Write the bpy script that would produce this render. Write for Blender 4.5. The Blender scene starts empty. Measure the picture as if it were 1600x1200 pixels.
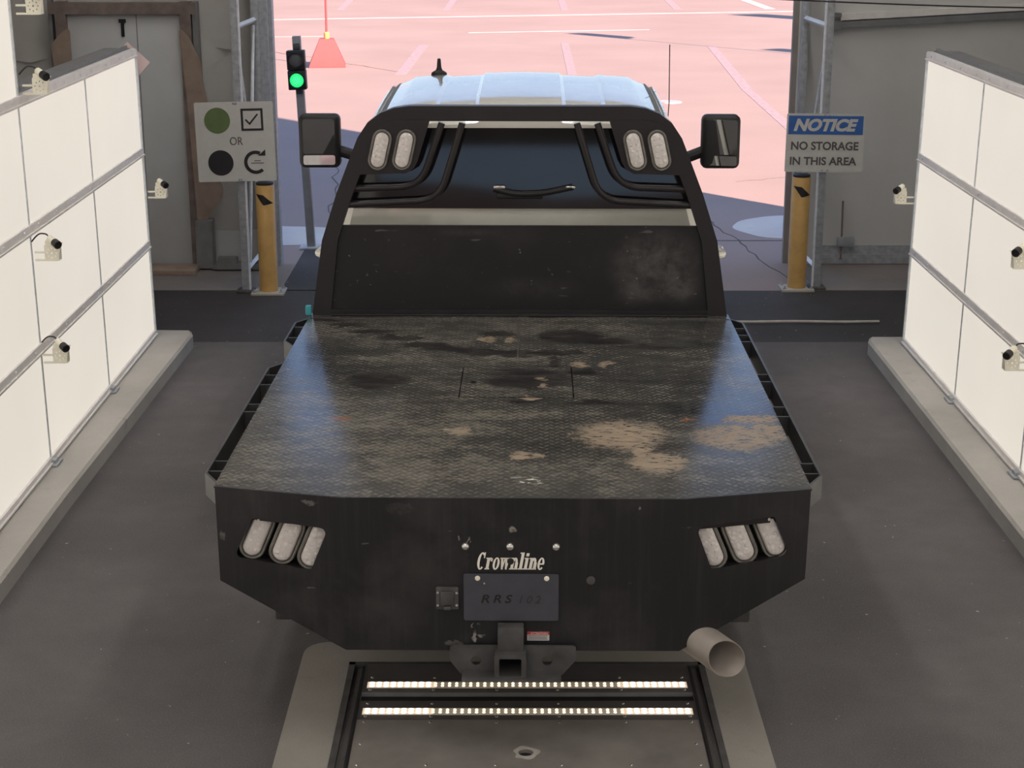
import bpy, bmesh, math, random
from mathutils import Vector, Matrix, Euler
random.seed(7)
scene = bpy.context.scene
COL = scene.collection
PI = math.pi
R = math.radians

# ------------------------------------------------------------------ camera
cd = bpy.data.cameras.new('camera'); cam = bpy.data.objects.new('camera', cd); COL.objects.link(cam)
cd.sensor_width = 36; cd.lens = 2600/1600*36; cd.clip_end = 500; cd.clip_start = 0.05
cam.location = (0, 0, 3.03); cam.rotation_euler = (R(90-16.396), 0, 0)
scene.camera = cam
scene.view_settings.view_transform = 'Standard'; scene.view_settings.look = 'None'
scene.view_settings.gamma = 1; scene.view_settings.exposure = 0.0; scene.view_settings.use_curve_mapping = False

# ------------------------------------------------------------------ sky and sun
w = bpy.data.worlds.new('sky'); scene.world = w; w.use_nodes = True
nt = w.node_tree; bg = nt.nodes['Background']
tc = nt.nodes.new('ShaderNodeTexCoord'); sx = nt.nodes.new('ShaderNodeSeparateXYZ'); rp = nt.nodes.new('ShaderNodeValToRGB')
nt.links.new(tc.outputs['Generated'], sx.inputs[0]); nt.links.new(sx.outputs['Z'], rp.inputs[0]); nt.links.new(rp.outputs[0], bg.inputs[0])
rp.color_ramp.elements[0].position = 0.0; rp.color_ramp.elements[0].color = (.66, .84, 1.0, 1)
rp.color_ramp.elements[1].position = 0.28; rp.color_ramp.elements[1].color = (.28, .45, .86, 1)
e = rp.color_ramp.elements.new(.95); e.color = (.48, .60, .84, 1)
bg.inputs[1].default_value = 1.2
SUN_AZ = Vector((.655, -.756)); EL = R(28)
sd = bpy.data.lights.new('sun', 'SUN'); sun = bpy.data.objects.new('sun', sd); COL.objects.link(sun)
sd.energy = 18.5; sd.color = (1, .67, .51); sd.angle = R(0.53)
dirv = Vector((-SUN_AZ.x*math.cos(EL), -SUN_AZ.y*math.cos(EL), -math.sin(EL)))
sun.rotation_euler = dirv.to_track_quat('-Z', 'Y').to_euler(); sun.location = (10, -12, 14)

# ------------------------------------------------------------------ materials
class NT:
    def __init__(s, name):
        s.m = bpy.data.materials.new(name); s.m.use_nodes = True; s.t = s.m.node_tree
        s.b = s.t.nodes['Principled BSDF']; s._tc = None
    def n(s, typ, **kw):
        nd = s.t.nodes.new('ShaderNode'+typ)
        for k, v in kw.items():
            if k.startswith('i_'):
                key = k[2:]; key = int(key) if key.isdigit() else key
                s.set(nd.inputs[key], v)
            else: setattr(nd, k, v)
        return nd
    def set(s, sock, v):
        if isinstance(v, bpy.types.NodeSocket): s.t.links.new(v, sock)
        else: sock.default_value = v
    def obj(s):
        if not s._tc: s._tc = s.n('TexCoord')
        return s._tc.outputs['Object']
    def noise(s, scale, detail=4, rough=.55, vec=None, out='Fac', mapscale=None):
        v = vec or s.obj()
        if mapscale: v = s.n('VectorMath', operation='MULTIPLY', i_0=v, i_1=mapscale).outputs[0]
        return s.n('TexNoise', i_Vector=v, i_Scale=scale, i_Detail=detail, i_Roughness=rough).outputs[out]
    def ramp(s, fac, lo, hi, a=0., b=1.):
        return s.n('MapRange', i_0=fac, i_1=lo, i_2=hi, i_3=a, i_4=b).outputs[0]
    def math(s, op, a, b=0., c=None):
        nd = s.n('Math', operation=op, i_0=a, i_1=b)
        if c is not None: s.set(nd.inputs[2], c)
        return nd.outputs[0]
    def mix(s, fac, a, b):
        nd = s.n('Mix', data_type='RGBA'); s.set(nd.inputs[0], fac)
        s.set(nd.inputs[6], a if isinstance(a, bpy.types.NodeSocket) else (*a, 1)); s.set(nd.inputs[7], b if isinstance(b, bpy.types.NodeSocket) else (*b, 1))
        return nd.outputs[2]
    def bump(s, h, strength=.3, dist=.01):
        nd = s.n('Bump', i_Strength=strength, i_Distance=dist, i_Height=h); s.t.links.new(nd.outputs[0], s.b.inputs['Normal']); return nd
    def I(s, k, v): s.set(s.b.inputs[k], (*v, 1) if isinstance(v, tuple) and len(v) == 3 else v)

def mat(name, col, rough=.5, metal=0., var=.12, scale=12, bump=0., bscale=60, spec=.5, coat=0.):
    N = NT(name)
    c2 = tuple(max(0, c*(1-var)) for c in col); c3 = tuple(min(1, c*(1+var)) for c in col)
    f = N.ramp(N.noise(scale), .3, .7)
    N.I('Base Color', N.mix(f, c2, c3)); N.I('Roughness', rough); N.I('Metallic', metal); N.I('Specular IOR Level', spec)
    if coat: N.I('Coat Weight', coat); N.I('Coat Roughness', .03); N.I('Coat IOR', 1.75)
    if bump: N.bump(N.noise(bscale, 5), bump, .005)
    return N.m

def asphalt(name, base, fleck):
    N = NT(name)
    big = N.ramp(N.noise(.55, 5), .35, .68); mid = N.noise(6, 6); fine = N.noise(160, 3, .7)
    c = N.mix(big, tuple(x*.72 for x in base), tuple(x*1.2 for x in base))
    c = N.mix(N.ramp(mid, .35, .75, 0, .35), c, tuple(x*.55 for x in base))
    c = N.mix(N.ramp(fine, .52, .72, 0, .75), c, fleck)
    spk = N.noise(26, 2, .5); c = N.mix(N.ramp(spk, .735, .76), c, (.35, .33, .30))
    N.I('Base Color', c); N.I('Roughness', .85); N.I('Specular IOR Level', .3); N.bump(fine, .5, .008); return N.m
def concrete(name, base, dark=.6, scale=1.3, sp=True):
    N = NT(name)
    a = N.ramp(N.noise(scale, 7, .6), .3, .72); f = N.noise(120, 3, .7)
    c = N.mix(a, tuple(x*dark for x in base), base)
    c = N.mix(N.ramp(f, .5, .8, 0, .45), c, tuple(x*.6 for x in base))
    st = N.ramp(N.noise(7, 6, .65), .62, .75, 0, .5); c = N.mix(st, c, tuple(x*.5 for x in base))
    N.I('Base Color', c); N.I('Roughness', .9); N.I('Specular IOR Level', .25); N.bump(f, .35, .006); return N.m

M = {}
M['asphalt'] = asphalt('asphalt', (.132, .121, .121), (.22, .205, .20))
M['asphalt_new'] = asphalt('asphalt_dark', (.062, .057, .057), (.10, .095, .093))
M['curb'] = concrete('kerb_concrete', (.52, .495, .455), .72)
M['surround'] = concrete('pit_concrete', (.37, .345, .315), .7)
M['apron'] = concrete('apron_concrete', (.27, .24, .225), .75)
def pavement():
    N = NT('pavement')
    a = N.ramp(N.noise(.35, 6), .3, .7); f = N.noise(45, 4, .7)
    c = N.mix(a, (.275, .225, .22), (.32, .262, .255)); c = N.mix(N.ramp(f, .45, .75, 0, .3), c, (.21, .17, .17))
    N.I('Base Color', c); N.I('Roughness', .95); N.I('Specular IOR Level', .2); N.bump(f, .2, .004); return N.m
M['pavement'] = pavement()
M['patch'] = concrete('pale_concrete_patch', (.62, .60, .60), .85)
M['sealant'] = mat('crack_sealant', (.305, .245, .275), .9, var=.2)
M['crack'] = mat('crack', (.09, .075, .075), .95)
M['line_paint'] = mat('line_paint', (.55, .48, .48), .8, var=.1)
M['aluminium'] = mat('aluminium', (.80, .765, .74), .5, .0, var=.06)
M['aluminium_dark'] = mat('aluminium_dark', (.20, .20, .205), .55, .0, var=.1)
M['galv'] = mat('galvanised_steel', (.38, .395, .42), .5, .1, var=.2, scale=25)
M['galv_bright'] = mat('galvanised_light', (.72, .76, .79), .45, .0, var=.12, scale=25)
M['fabric'] = mat('tent_fabric', (.52, .505, .475), .8, var=.12, scale=2.2, bump=.25, bscale=5)
M['door'] = mat('door_paint', (.58, .59, .59), .6, var=.05, scale=3)
M['wall_white'] = mat('white_board', (.60, .60, .585), .6, var=.06, scale=1.5)
M['wood_dark'] = mat('dark_wood', (.21, .165, .145), .75, var=.25, scale=9)
M['wood_tan'] = mat('tan_sheet', (.31, .235, .19), .8, var=.2, scale=6)
M['post_board'] = mat('post_board', (.30, .265, .24), .75, var=.15, scale=4)
M['roofing'] = mat('roof_fabric', (.62, .60, .57), .8)
M['yellow'] = mat('yellow_paint', (.58, .355, .12), .5, var=.12, scale=8)
M['black'] = mat('matt_black', (.012, .011, .012), .55, var=.3)
M['rubber'] = mat('tyre_rubber', (.02, .02, .02), .85, var=.2, bump=.3)
M['sign_white'] = mat('sign_white', (.60, .59, .56), .55, var=.04)
M['sign_black'] = mat('sign_black', (.014, .013, .016), .5)
M['sign_grey'] = mat('sign_grey', (.10, .095, .095), .5)
M['sign_blue'] = mat('sign_blue', (.035, .13, .42), .5)
M['sign_green'] = mat('sign_green', (.12, .175, .065), .5)
M['chrome'] = mat('bright_steel', (.72, .70, .68), .22, .9, var=.05)
M['steel_dark'] = mat('dark_steel', (.075, .072, .072), .6, .1, var=.35, scale=10)
M['exhaust'] = mat('exhaust_metal', (.34, .30, .265), .5, .3, var=.1)
M['exhaust_in'] = mat('exhaust_dark', (.05, .04, .04), .8)
M['white_plastic'] = mat('white_plastic', (.90, .86, .72), .5, var=.06)
M['cable'] = mat('black_cable', (.025, .024, .026), .5)
M['pink'] = mat('faded_orange_plastic', (.55, .055, .065), .6, var=.05)
M['plate_pale'] = mat('pale_pink_plate', (.95, .74, .72), .5, var=.05)
M['paint'] = mat('cream_white_paint', (.80, .785, .70), .25, var=.03, coat=1.)
M['teal'] = mat('teal_plastic', (.05, .36, .42), .5)
M['red'] = mat('sticker_red', (.50, .035, .03), .5)
M['cyl_grey'] = mat('post_grey', (.27, .27, .275), .5, .4)
M['rope'] = mat('pale_strip', (.45, .42, .38), .7)

def emit(name, col, strength, base=(.6, .6, .6), var=.0, scale=2.):
    N = NT(name)
    N.I('Base Color', base); N.I('Roughness', .5)
    if var:
        f = N.ramp(N.noise(scale, 2), .3, .7); c = N.mix(f, tuple(x*(1-var) for x in col), col)
        N.I('Emission Color', c)
    else: N.I('Emission Color', col)
    N.I('Emission Strength', strength); return N.m
M['diffuser'] = emit('lit_diffuser', (1.0, .92, .80), .74, (.12, .12, .12), .05, .9)
M['led_warm'] = emit('led_warm', (1.0, .74, .42), 2.2)
M['led_strip'] = emit('led_diffused', (1.0, .70, .45), .62)
M['led_bright'] = emit('led_bright', (1.0, .86, .62), 3.2)
M['green_light'] = emit('green_signal', (.02, 1.0, .22), 1.0, (.0, .3, .1))
M['green_led'] = emit('green_signal_led', (.25, 1.0, .65), 1.6, (.0, .3, .1))
def mirror():
    N = NT('mirror_glass'); N.I('Base Color', (.42, .42, .43)); N.I('Metallic', 1.); N.I('Roughness', .03); return N.m
M['mirror'] = mirror()
def tint():
    N = NT('tinted_glass'); N.I('Base Color', N.mix(N.ramp(N.noise(3), .4, .6), (.006, .005, .006), (.011, .010, .011))); N.I('Roughness', .04); N.I('Specular IOR Level', .6); return N.m
M['tint'] = tint()

def blackpaint(name, dust=.5, chips=True, base=(.0145, .013, .0155), rough=.42, marks=()):
    N = NT(name)
    d = N.ramp(N.noise(2.2, 7, .65), .5, .85, 0, dust)
    c = N.mix(d, base, (.10, .095, .09))
    if chips:
        s = N.noise(16, 5, .7, mapscale=(1, 1, 1.6)); c = N.mix(N.ramp(s, .735, .75, 0, .7), c, (.28, .26, .24))
        s2 = N.noise(30, 2, .5, mapscale=(.35, 1, 1.3)); c = N.mix(N.ramp(s2, .74, .78, 0, .5), c, (.16, .15, .15))
    if marks:
        V = N.obj(); n = N.noise(60, 3, .6)
        VW = N.n('VectorMath', operation='MULTIPLY_ADD', i_0=N.noise(45, 3, .6, out='Color'), i_1=(.034, 0, .034), i_2=V).outputs[0]; VW = N.n('VectorMath', operation='SUBTRACT', i_0=VW, i_1=(.017, 0, .017)).outputs[0]
        st = N.noise(7, 4, .6, mapscale=(9, 1, .35)); c = N.mix(N.ramp(st, .5, .8, 0, .35), c, (.05, .047, .052))
        for cx, cz, rx, rz, a in marks:
            q = N.n('VectorMath', operation='SUBTRACT', i_0=VW, i_1=(cx, 0, cz)).outputs[0]
            q = N.n('VectorMath', operation='MULTIPLY', i_0=q, i_1=(1/rx, 0, 1/rz)).outputs[0]
            q = N.n('VectorMath', operation='LENGTH', i_0=q).outputs['Value']
            c = N.mix(N.math('MULTIPLY', N.ramp(q, 1.1, .8, 0, a), N.ramp(n, .35, .5, .25, 1.)), c, (.36, .34, .31))
    N.I('Base Color', c); N.I('Roughness', N.ramp(d, 0, .5, rough, .7)); N.I('Specular IOR Level', .4)
    return N.m
M['bed_black'] = blackpaint('black_bed_paint')
M['tail_black'] = blackpaint('black_tail_paint', marks=((.0, .868, .014, .014, .7), (-.135, .455, .007, .022, .8), (-.108, .458, .013, .006, .6), (-.142, .50, .003, .010, .7), (-.120, .505, .003, .006, .6), (-.188, .835, .003, .010, .5), (-.155, .830, .003, .012, .5), (-.145, .818, .003, .006, .5), (-.40, .945, .05, .022, .05), (-.72, .955, .03, .008, .3), (-1.05, .80, .012, .018, .25), (-.21, .43, .035, .010, .25), (.45, .95, .006, .004, .5)))
def bulkhead():
    N = NT('bulkhead_paint'); V = N.obj(); n = N.noise(14, 6, .7); nl = N.noise(3, 6, .65)
    c = N.mix(N.ramp(nl, .5, .85, 0, .35), (.016, .0145, .0165), (.06, .056, .056))
    for cx, cz, rx, rz, a in ((.70, 1.24, .22, .17, .75), (.82, 1.12, .10, .08, .7), (.60, 1.10, .10, .07, .5), (-.25, 1.41, .14, .02, .3), (.05, 1.12, .25, .06, .2)):
        d = N.n('VectorMath', operation='SUBTRACT', i_0=V, i_1=(cx, 0, cz)).outputs[0]
        d = N.n('VectorMath', operation='MULTIPLY', i_0=d, i_1=(1/rx, 0, 1/rz)).outputs[0]
        d = N.n('VectorMath', operation='LENGTH', i_0=d).outputs['Value']
        c = N.mix(N.math('MULTIPLY', N.ramp(d, 1.25, .3, 0, a), N.ramp(n, .35, .65, .2, 1.)), c, (.115, .108, .105))
    s1 = N.noise(22, 3, .6, mapscale=(1, 1, 1.3)); c = N.mix(N.ramp(s1, .70, .73, 0, .6), c, (.22, .20, .19))
    s2 = N.noise(13, 2, .5, mapscale=(.5, 1, 2.2)); c = N.mix(N.ramp(s2, .69, .74, 0, .5), c, (.15, .14, .14))
    N.I('Base Color', c); N.I('Roughness', .5); N.I('Specular IOR Level', .35); return N.m
M['bulkhead'] = bulkhead()
M['bed_smooth'] = blackpaint('black_tube_paint', .15, False, (.020, .017, .019), .38)

STAINS = [('tan',0.423,0.672,0.165,0.183),('tan',0.539,0.334,0.102,0.120),('tan',0.481,0.466,0.035,0.07),('tan',0.971,0.899,0.10,0.06),('tan',0.875,0.65,0.15,0.16),('tan',1.02,0.749,0.06,0.13),
('tan',0.116,1.508,0.023,0.033),('tan',0.116,1.382,0.025,0.036),('tan',-0.046,2.208,0.028,0.058),('tan',-0.149,2.220,0.031,0.058),('tan',0.412,1.767,0.026,0.046),('tan',-0.215,0.723,0.051,0.05),('tan',0.043,0.404,0.061,0.04),
('rust',0.717,0.895,0.042,0.026),('rust',-0.720,0.875,0.039,0.026),('tan',0.285,1.754,0.040,0.06),('tan',0.06,1.20,0.03,0.03),
('wht',0.057,0.118,0.058,0.03),('dust',-.5,1.85,.35,.10),('dust',-.25,.95,.5,.10),('dust',.28,1.90,.12,.05),('dust',-.9,.35,.25,.3),('dust',-.55,.8,.55,.55),('dust',.0,2.68,1.1,.07),('dust',-.1,1.85,.6,.08),('dust',0,.25,1.,.2),('dust',.4,2.45,.3,.1),('dust',-.35,2.45,.75,.26),('dust',-.3,2.5,.35,.12),
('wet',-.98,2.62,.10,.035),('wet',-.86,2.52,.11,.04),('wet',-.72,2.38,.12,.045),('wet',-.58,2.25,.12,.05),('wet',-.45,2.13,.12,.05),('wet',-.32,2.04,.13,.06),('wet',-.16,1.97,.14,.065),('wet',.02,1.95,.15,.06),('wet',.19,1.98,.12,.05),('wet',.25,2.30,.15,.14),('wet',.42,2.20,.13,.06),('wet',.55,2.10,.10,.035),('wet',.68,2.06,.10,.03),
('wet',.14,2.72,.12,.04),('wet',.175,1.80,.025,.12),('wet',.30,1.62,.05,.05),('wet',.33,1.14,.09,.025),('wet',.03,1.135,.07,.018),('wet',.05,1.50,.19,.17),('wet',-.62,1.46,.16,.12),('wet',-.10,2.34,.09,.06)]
def deckmat(name, hatch=False):
    N = NT(name)
    V = N.obj(); sp = N.n('SeparateXYZ', i_0=V); x, y = sp.outputs[0], sp.outputs[1]
    s = .030
    p = N.math('DIVIDE', N.math('ADD', x, y), s*1.4142); q = N.math('DIVIDE', N.math('SUBTRACT', x, y), s*1.4142)
    fp, fq = N.math('FLOOR', p), N.math('FLOOR', q)
    par = N.math('MODULO', N.math('ABSOLUTE', N.math('ADD', fp, fq)), 2.)
    a = N.math('ABSOLUTE', N.math('SUBTRACT', N.math('FRACT', p), .5)); b = N.math('ABSOLUTE', N.math('SUBTRACT', N.math('FRACT', q), .5))
    def bar(u, v):
        e = N.math('ADD', N.math('POWER', N.math('DIVIDE', u, .52), 2.), N.math('POWER', N.math('DIVIDE', v, .19), 2.))
        return N.ramp(e, 1.05, .45)
    A, B = bar(a, b), bar(b, a)
    h = N.math('ADD', N.math('MULTIPLY', A, par), N.math('MULTIPLY', B, N.math('SUBTRACT', 1., par)))
    # dust and wear
    n1 = N.noise(1.7, 7, .68, mapscale=(1, 1.0, 1)); n2 = N.noise(9, 6, .7, mapscale=(.8, 1.4, 1)); n3 = N.noise(38, 4, .75, mapscale=(.6, 1.3, 1))
    ny = N.noise(3.2, 6, .65, mapscale=(.35, 2.0, 1)); n4 = N.noise(75, 3, .7, mapscale=(.8, 1.2, 1))
    dis = N.n('VectorMath', operation='SUBTRACT', i_0=N.noise(11, 5, .65, out='Color'), i_1=(.5, .5, .5)).outputs[0]
    dis = N.n('VectorMath', operation='SCALE', i_0=dis); dis.inputs['Scale'].default_value = .17
    W = N.n('VectorMath', operation='ADD', i_0=V, i_1=dis.outputs[0]).outputs[0]
    W = N.n('VectorMath', operation='MULTIPLY', i_0=W, i_1=(1, 1, 0)).outputs[0]
    acc = {}
    for k, cx, cy, rx, ry in STAINS:
        d = N.n('VectorMath', operation='SUBTRACT', i_0=W, i_1=(cx, cy, 0)).outputs[0]
        d = N.n('VectorMath', operation='MULTIPLY', i_0=d, i_1=(1/rx, 1/ry, 0)).outputs[0]
        d = N.n('VectorMath', operation='LENGTH', i_0=d).outputs[1 if False else 'Value']
        soft = {'wet': .16, 'dust': .4}.get(k, .28)
        m = N.ramp(d, 1+soft, 1-soft)
        acc[k] = m if k not in acc else N.math('MAXIMUM', acc[k], m)
    brk = N.ramp(n3, .36, .52)
    D = N.math('ADD', N.math('MULTIPLY', n1, .38), N.math('MULTIPLY', n2, .26))
    D = N.math('ADD', D, N.math('MULTIPLY', n3, .30)); D = N.math('ADD', D, N.math('MULTIPLY', ny, .22)); D = N.math('ADD', D, N.math('MULTIPLY', n4, .16))
    D = N.math('ADD', D, N.math('MULTIPLY', acc['dust'], .065))
    c = N.mix(N.ramp(D, .575, .735), (.030, .031, .032), (.135, .128, .112))
    c = N.mix(N.ramp(D, .69, .84), c, (.31, .285, .235))
    c = N.mix(N.math('MULTIPLY', N.ramp(h, 0., 1., .45, 0.), .9), c, (.012, .012, .013)); c = N.mix(N.math('MULTIPLY', h, N.ramp(n2, .3, .7, .08, .40)), c, (.21, .20, .175))
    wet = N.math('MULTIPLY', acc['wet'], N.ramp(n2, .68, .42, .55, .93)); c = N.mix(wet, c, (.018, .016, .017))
    tan = N.math('MULTIPLY', acc['tan'], N.math('MULTIPLY', brk, N.ramp(h, 0., 1., 1., .35))); c = N.mix(tan, c, (.36, .265, .175))
    c = N.mix(N.math('MULTIPLY', acc['rust'], brk), c, (.27, .125, .06))
    c = N.mix(N.math('MULTIPLY', acc['wht'], N.ramp(n3, .55, .6)), c, (.75, .75, .66))
    N.I('Base Color', c)
    rg = N.ramp(n1, .3, .7, .12, .22); rg = N.math('ADD', rg, N.math('MULTIPLY', tan, .45)); rg = N.math('ADD', rg, N.math('MULTIPLY', N.ramp(n2, .50, .72), .10))
    N.I('Roughness', rg); N.I('Specular IOR Level', .8)
    N.bump(h, .35, .0004)
    return N.m
M['deck'] = deckmat('tread_plate')

# ------------------------------------------------------------------ mesh building
class MB:
    def __init__(s): s.bm = bmesh.new()
    def box(s, c, d, bev=0., rot=None, seg=2):
        r = bmesh.ops.create_cube(s.bm, size=1.0)['verts']
        bmesh.ops.scale(s.bm, vec=d, verts=r)
        if bev:
            es = list({e for v in r for e in v.link_edges})
            o = bmesh.ops.bevel(s.bm, geom=es, offset=bev, segments=seg, profile=.5, affect='EDGES')
            r = list({v for f in o['faces'] for v in f.verts} | {v for v in r if v.is_valid})
        if rot: bmesh.ops.rotate(s.bm, cent=(0, 0, 0), matrix=Euler(rot).to_matrix(), verts=r)
        bmesh.ops.translate(s.bm, vec=c, verts=r); return s
    def span(s, a, b, bev=0.):
        return s.box([(a[i]+b[i])/2 for i in range(3)], [abs(b[i]-a[i]) for i in range(3)], bev)
    def rings(s, rings, cap=True, closed=True):
        vs = [[s.bm.verts.new(p) for p in r] for r in rings]; n = len(vs[0])
        for i in range(len(vs)-1):
            for j in range(n if closed else n-1):
                k = (j+1) % n
                try: s.bm.faces.new((vs[i][j], vs[i][k], vs[i+1][k], vs[i+1][j]))
                except ValueError: pass
        if cap and closed:
            s.bm.faces.new(list(reversed(vs[0]))); s.bm.faces.new(vs[-1])
        return s
    def cyl(s, p0, p1, r0, r1=None, n=20, cap=True):
        return s.tube([p0, p1], [r0, r0 if r1 is None else r1], n, cap)
    def tube(s, path, r, n=10, cap=True):
        P = [Vector(p) for p in path]; rs = r if isinstance(r, (list, tuple)) else [r]*len(P)
        t0 = (P[1]-P[0]).normalized(); up = Vector((0, 0, 1)) if abs(t0.z) < .9 else Vector((1, 0, 0))
        u = t0.cross(up).normalized(); out = []
        for i, p in enumerate(P):
            if i == 0: t = P[1]-P[0]
            elif i == len(P)-1: t = P[i]-P[i-1]
            else: t = (P[i+1]-P[i]).normalized()+(P[i]-P[i-1]).normalized()
            t.normalize(); u = (u-t*u.dot(t)).normalized(); v = t.cross(u)
            out.append([p+(u*math.cos(2*PI*k/n)+v*math.sin(2*PI*k/n))*rs[i] for k in range(n)])
        return s.rings(out, cap)
    def lathe(s, prof, axis0=(0, 0, 0), direction=(0, 0, 1), n=24):
        d = Vector(direction).normalized(); q = d.to_track_quat('Z', 'Y').to_matrix(); o = Vector(axis0)
        return s.rings([[o+q @ Vector((max(r, 1e-4)*math.cos(2*PI*k/n), max(r, 1e-4)*math.sin(2*PI*k/n), z)) for k in range(n)] for r, z in prof], True)
    def poly(s, pts):
        s.bm.faces.new([s.bm.verts.new(p) for p in pts]); return s
    def prism(s, pts, vec):
        v = Vector(vec); a = [Vector(p) for p in pts]
        return s.rings([a, [p+v for p in a]])
    def add(s, mesh, mtx=None):
        k = len(s.bm.verts); s.bm.from_mesh(mesh); s.bm.verts.ensure_lookup_table()
        if mtx is not None:
            for v in s.bm.verts[k:]: v.co = mtx @ v.co
        return s
    def build(s, name, m, parent=None, ang=35):
        bmesh.ops.recalc_face_normals(s.bm, faces=s.bm.faces)
        me = bpy.data.meshes.new(name); s.bm.to_mesh(me); s.bm.free()
        for p in me.polygons: p.use_smooth = True
        me.set_sharp_from_angle(angle=R(ang))
        return link(name, me, m, parent)
def link(name, me, m, parent=None):
    o = bpy.data.objects.new(name, me); COL.objects.link(o)
    if m is not None and not me.materials: me.materials.append(M[m] if isinstance(m, str) else m)
    if parent is not None: o.parent = parent
    return o
def tag(o, label, cat, group=None):
    o['label'] = label; o['category'] = cat
    if group: o['group'] = group
    return o
def thing(name, label, cat, loc=(0, 0, 0), rz=0, group=None):
    o = bpy.data.objects.new(name, None); COL.objects.link(o); o.location = loc; o.rotation_euler = (0, 0, rz)
    o.empty_display_size = .1
    return tag(o, label, cat, group)
def struct(o, label=None, cat=None):
    o['kind'] = 'structure'
    if label: o['label'] = label; o['category'] = cat
    return o
XZ = Matrix.Rotation(PI/2, 4, 'X')          # drawing plane (x, y) -> upright (x, z), facing -Y

def curve_mesh(loops, thick):
    c = bpy.data.curves.new('outline', 'CURVE'); c.dimensions = '2D'; c.fill_mode = 'BOTH'; c.extrude = thick/2
    for L in loops:
        sp = c.splines.new('POLY'); sp.points.add(len(L)-1); sp.use_cyclic_u = True
        for i, p in enumerate(L): sp.points[i].co = (p[0], p[1], 0, 1)
    o = bpy.data.objects.new('outline', c); me = bpy.data.meshes.new_from_object(o)
    bpy.data.objects.remove(o); bpy.data.curves.remove(c); return me
def text_mesh(txt, size, thick=.001, bold=0., shear=0., spacing=1.0):
    c = bpy.data.curves.new('lettering', 'FONT'); c.body = txt; c.size = size; c.extrude = thick/2; c.offset = bold
    c.shear = shear; c.align_x = 'CENTER'; c.align_y = 'CENTER'; c.space_character = spacing; c.resolution_u = 4
    o = bpy.data.objects.new('lettering', c); me = bpy.data.meshes.new_from_object(o)
    bpy.data.objects.remove(o); bpy.data.curves.remove(c); return me
def fit(me, wd, ht):
    xs = [v.co.x for v in me.vertices]; ys = [v.co.y for v in me.vertices]
    cx, cy = (min(xs)+max(xs))/2, (min(ys)+max(ys))/2; sx_, sy_ = wd/(max(xs)-min(xs)), ht/(max(ys)-min(ys))
    for v in me.vertices: v.co.x = (v.co.x-cx)*sx_; v.co.y = (v.co.y-cy)*sy_
    return me
def T(x, y, z): return Matrix.Translation((x, y, z))
def rounded(pts, rad, n=6):
    """polygon with per-corner fillet radius"""
    out = []; k = len(pts)
    for i, p in enumerate(pts):
        r = rad[i] if isinstance(rad, (list, tuple)) else rad
        p = Vector(p).to_2d(); a = (Vector(pts[i-1]).to_2d()-p); b = (Vector(pts[(i+1) % k]).to_2d()-p)
        r = min(r, a.length*.49, b.length*.49)
        if r <= 1e-5: out.append(tuple(p)); continue
        A = p+a.normalized()*r; B = p+b.normalized()*r
        for j in range(n+1):
            t = j/n; q = A*(1-t)**2+p*2*t*(1-t)+B*t*t; out.append((q.x, q.y))
    return out
def circ(cx, cy, r, n=32, ry=None): return [(cx+r*math.cos(2*PI*i/n), cy+(ry or r)*math.sin(2*PI*i/n)) for i in range(n)]
def stadium(L, W, tilt=0, cx=0, cy=0, n=10):
    r = W/2; h = L/2-r; pts = []
    for i in range(n+1): a = PI*i/n; pts.append((r*math.cos(a), h+r*math.sin(a)))
    for i in range(n+1): a = PI+PI*i/n; pts.append((r*math.cos(a), -h+r*math.sin(a)))
    c, s_ = math.cos(tilt), math.sin(tilt)
    return [(cx+x*c-y*s_, cy+x*s_+y*c) for x, y in pts]
def arc_path(pts, rad, n=6):
    """3-D polyline with filleted inner corners"""
    out = [Vector(pts[0])]
    for i in range(1, len(pts)-1):
        p = Vector(pts[i]); a = Vector(pts[i-1])-p; b = Vector(pts[i+1])-p; r = min(rad, a.length*.45, b.length*.45)
        A = p+a.normalized()*r; B = p+b.normalized()*r
        for j in range(n+1):
            t = j/n; out.append(A*(1-t)**2+p*2*t*(1-t)+B*t*t)
    out.append(Vector(pts[-1])); return out

# ================================================================== THE SETTING
struct(MB().span((-6.5, -125, -.2), (6.5, 12.93, 0)).build('floor', 'asphalt'))
struct(MB().span((-70, 12.93, -.2), (70, 140, 0)).build('ground_outside', 'pavement'))
struct(MB().span((-150, -125, -.2), (-6.5, 12.93, -.002)).build('ground_beside', 'pavement'))
struct(MB().span((6.5, -125, -.2), (150, 12.93, -.002)).build('ground_beside', 'pavement'))
# dark new asphalt strip along the threshold
struct(MB().span((-3.2, 11.35, -.05), (3.35, 12.93, .0012)).build('threshold_asphalt', 'asphalt_new'))
struct(MB().span((-6.4, 12.93, -.05), (-1.84, 13.9, .006)).build('threshold_slab', 'apron'))
struct(MB().span((2.42, 12.93, -.05), (5.0, 13.9, .006)).build('threshold_slab', 'apron'))
struct(MB().poly([(-1.84, 12.93, .007), (-1.2, 12.93, .007), (-1.2, 14.75, .007), (-1.84, 14.75, .007)]).build('asphalt_lane', 'asphalt_new'))
# kerbs under the light walls
def kerb(name, pts, lo):
    b = MB(); inn = [(x, y) for x, y in pts]
    ring0 = [(x, y, 0) for x, y in inn]
    cx = sum(p[0] for p in inn)/len(inn)
    ring1 = [(x, y, .085) for x, y in inn]
    ring2 = [(x+(.015 if x < cx else -.015), y-(.012 if y > 5 else -.012), .10) for x, y in inn]
    b.rings([ring0, ring1, ring2]); return struct(b.build(name, 'curb', ang=25))
kerb('trim_1', [(-2.75, -9), (-2.30, -9), (-2.275, 8), (-2.22, 11.2), (-2.25, 11.30), (-2.75, 11.32)], 0)
kerb('trim_2', [(2.42, -9), (2.95, -9), (2.95, 11.12), (2.47, 11.12), (2.44, 11.02)], 0)
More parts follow.
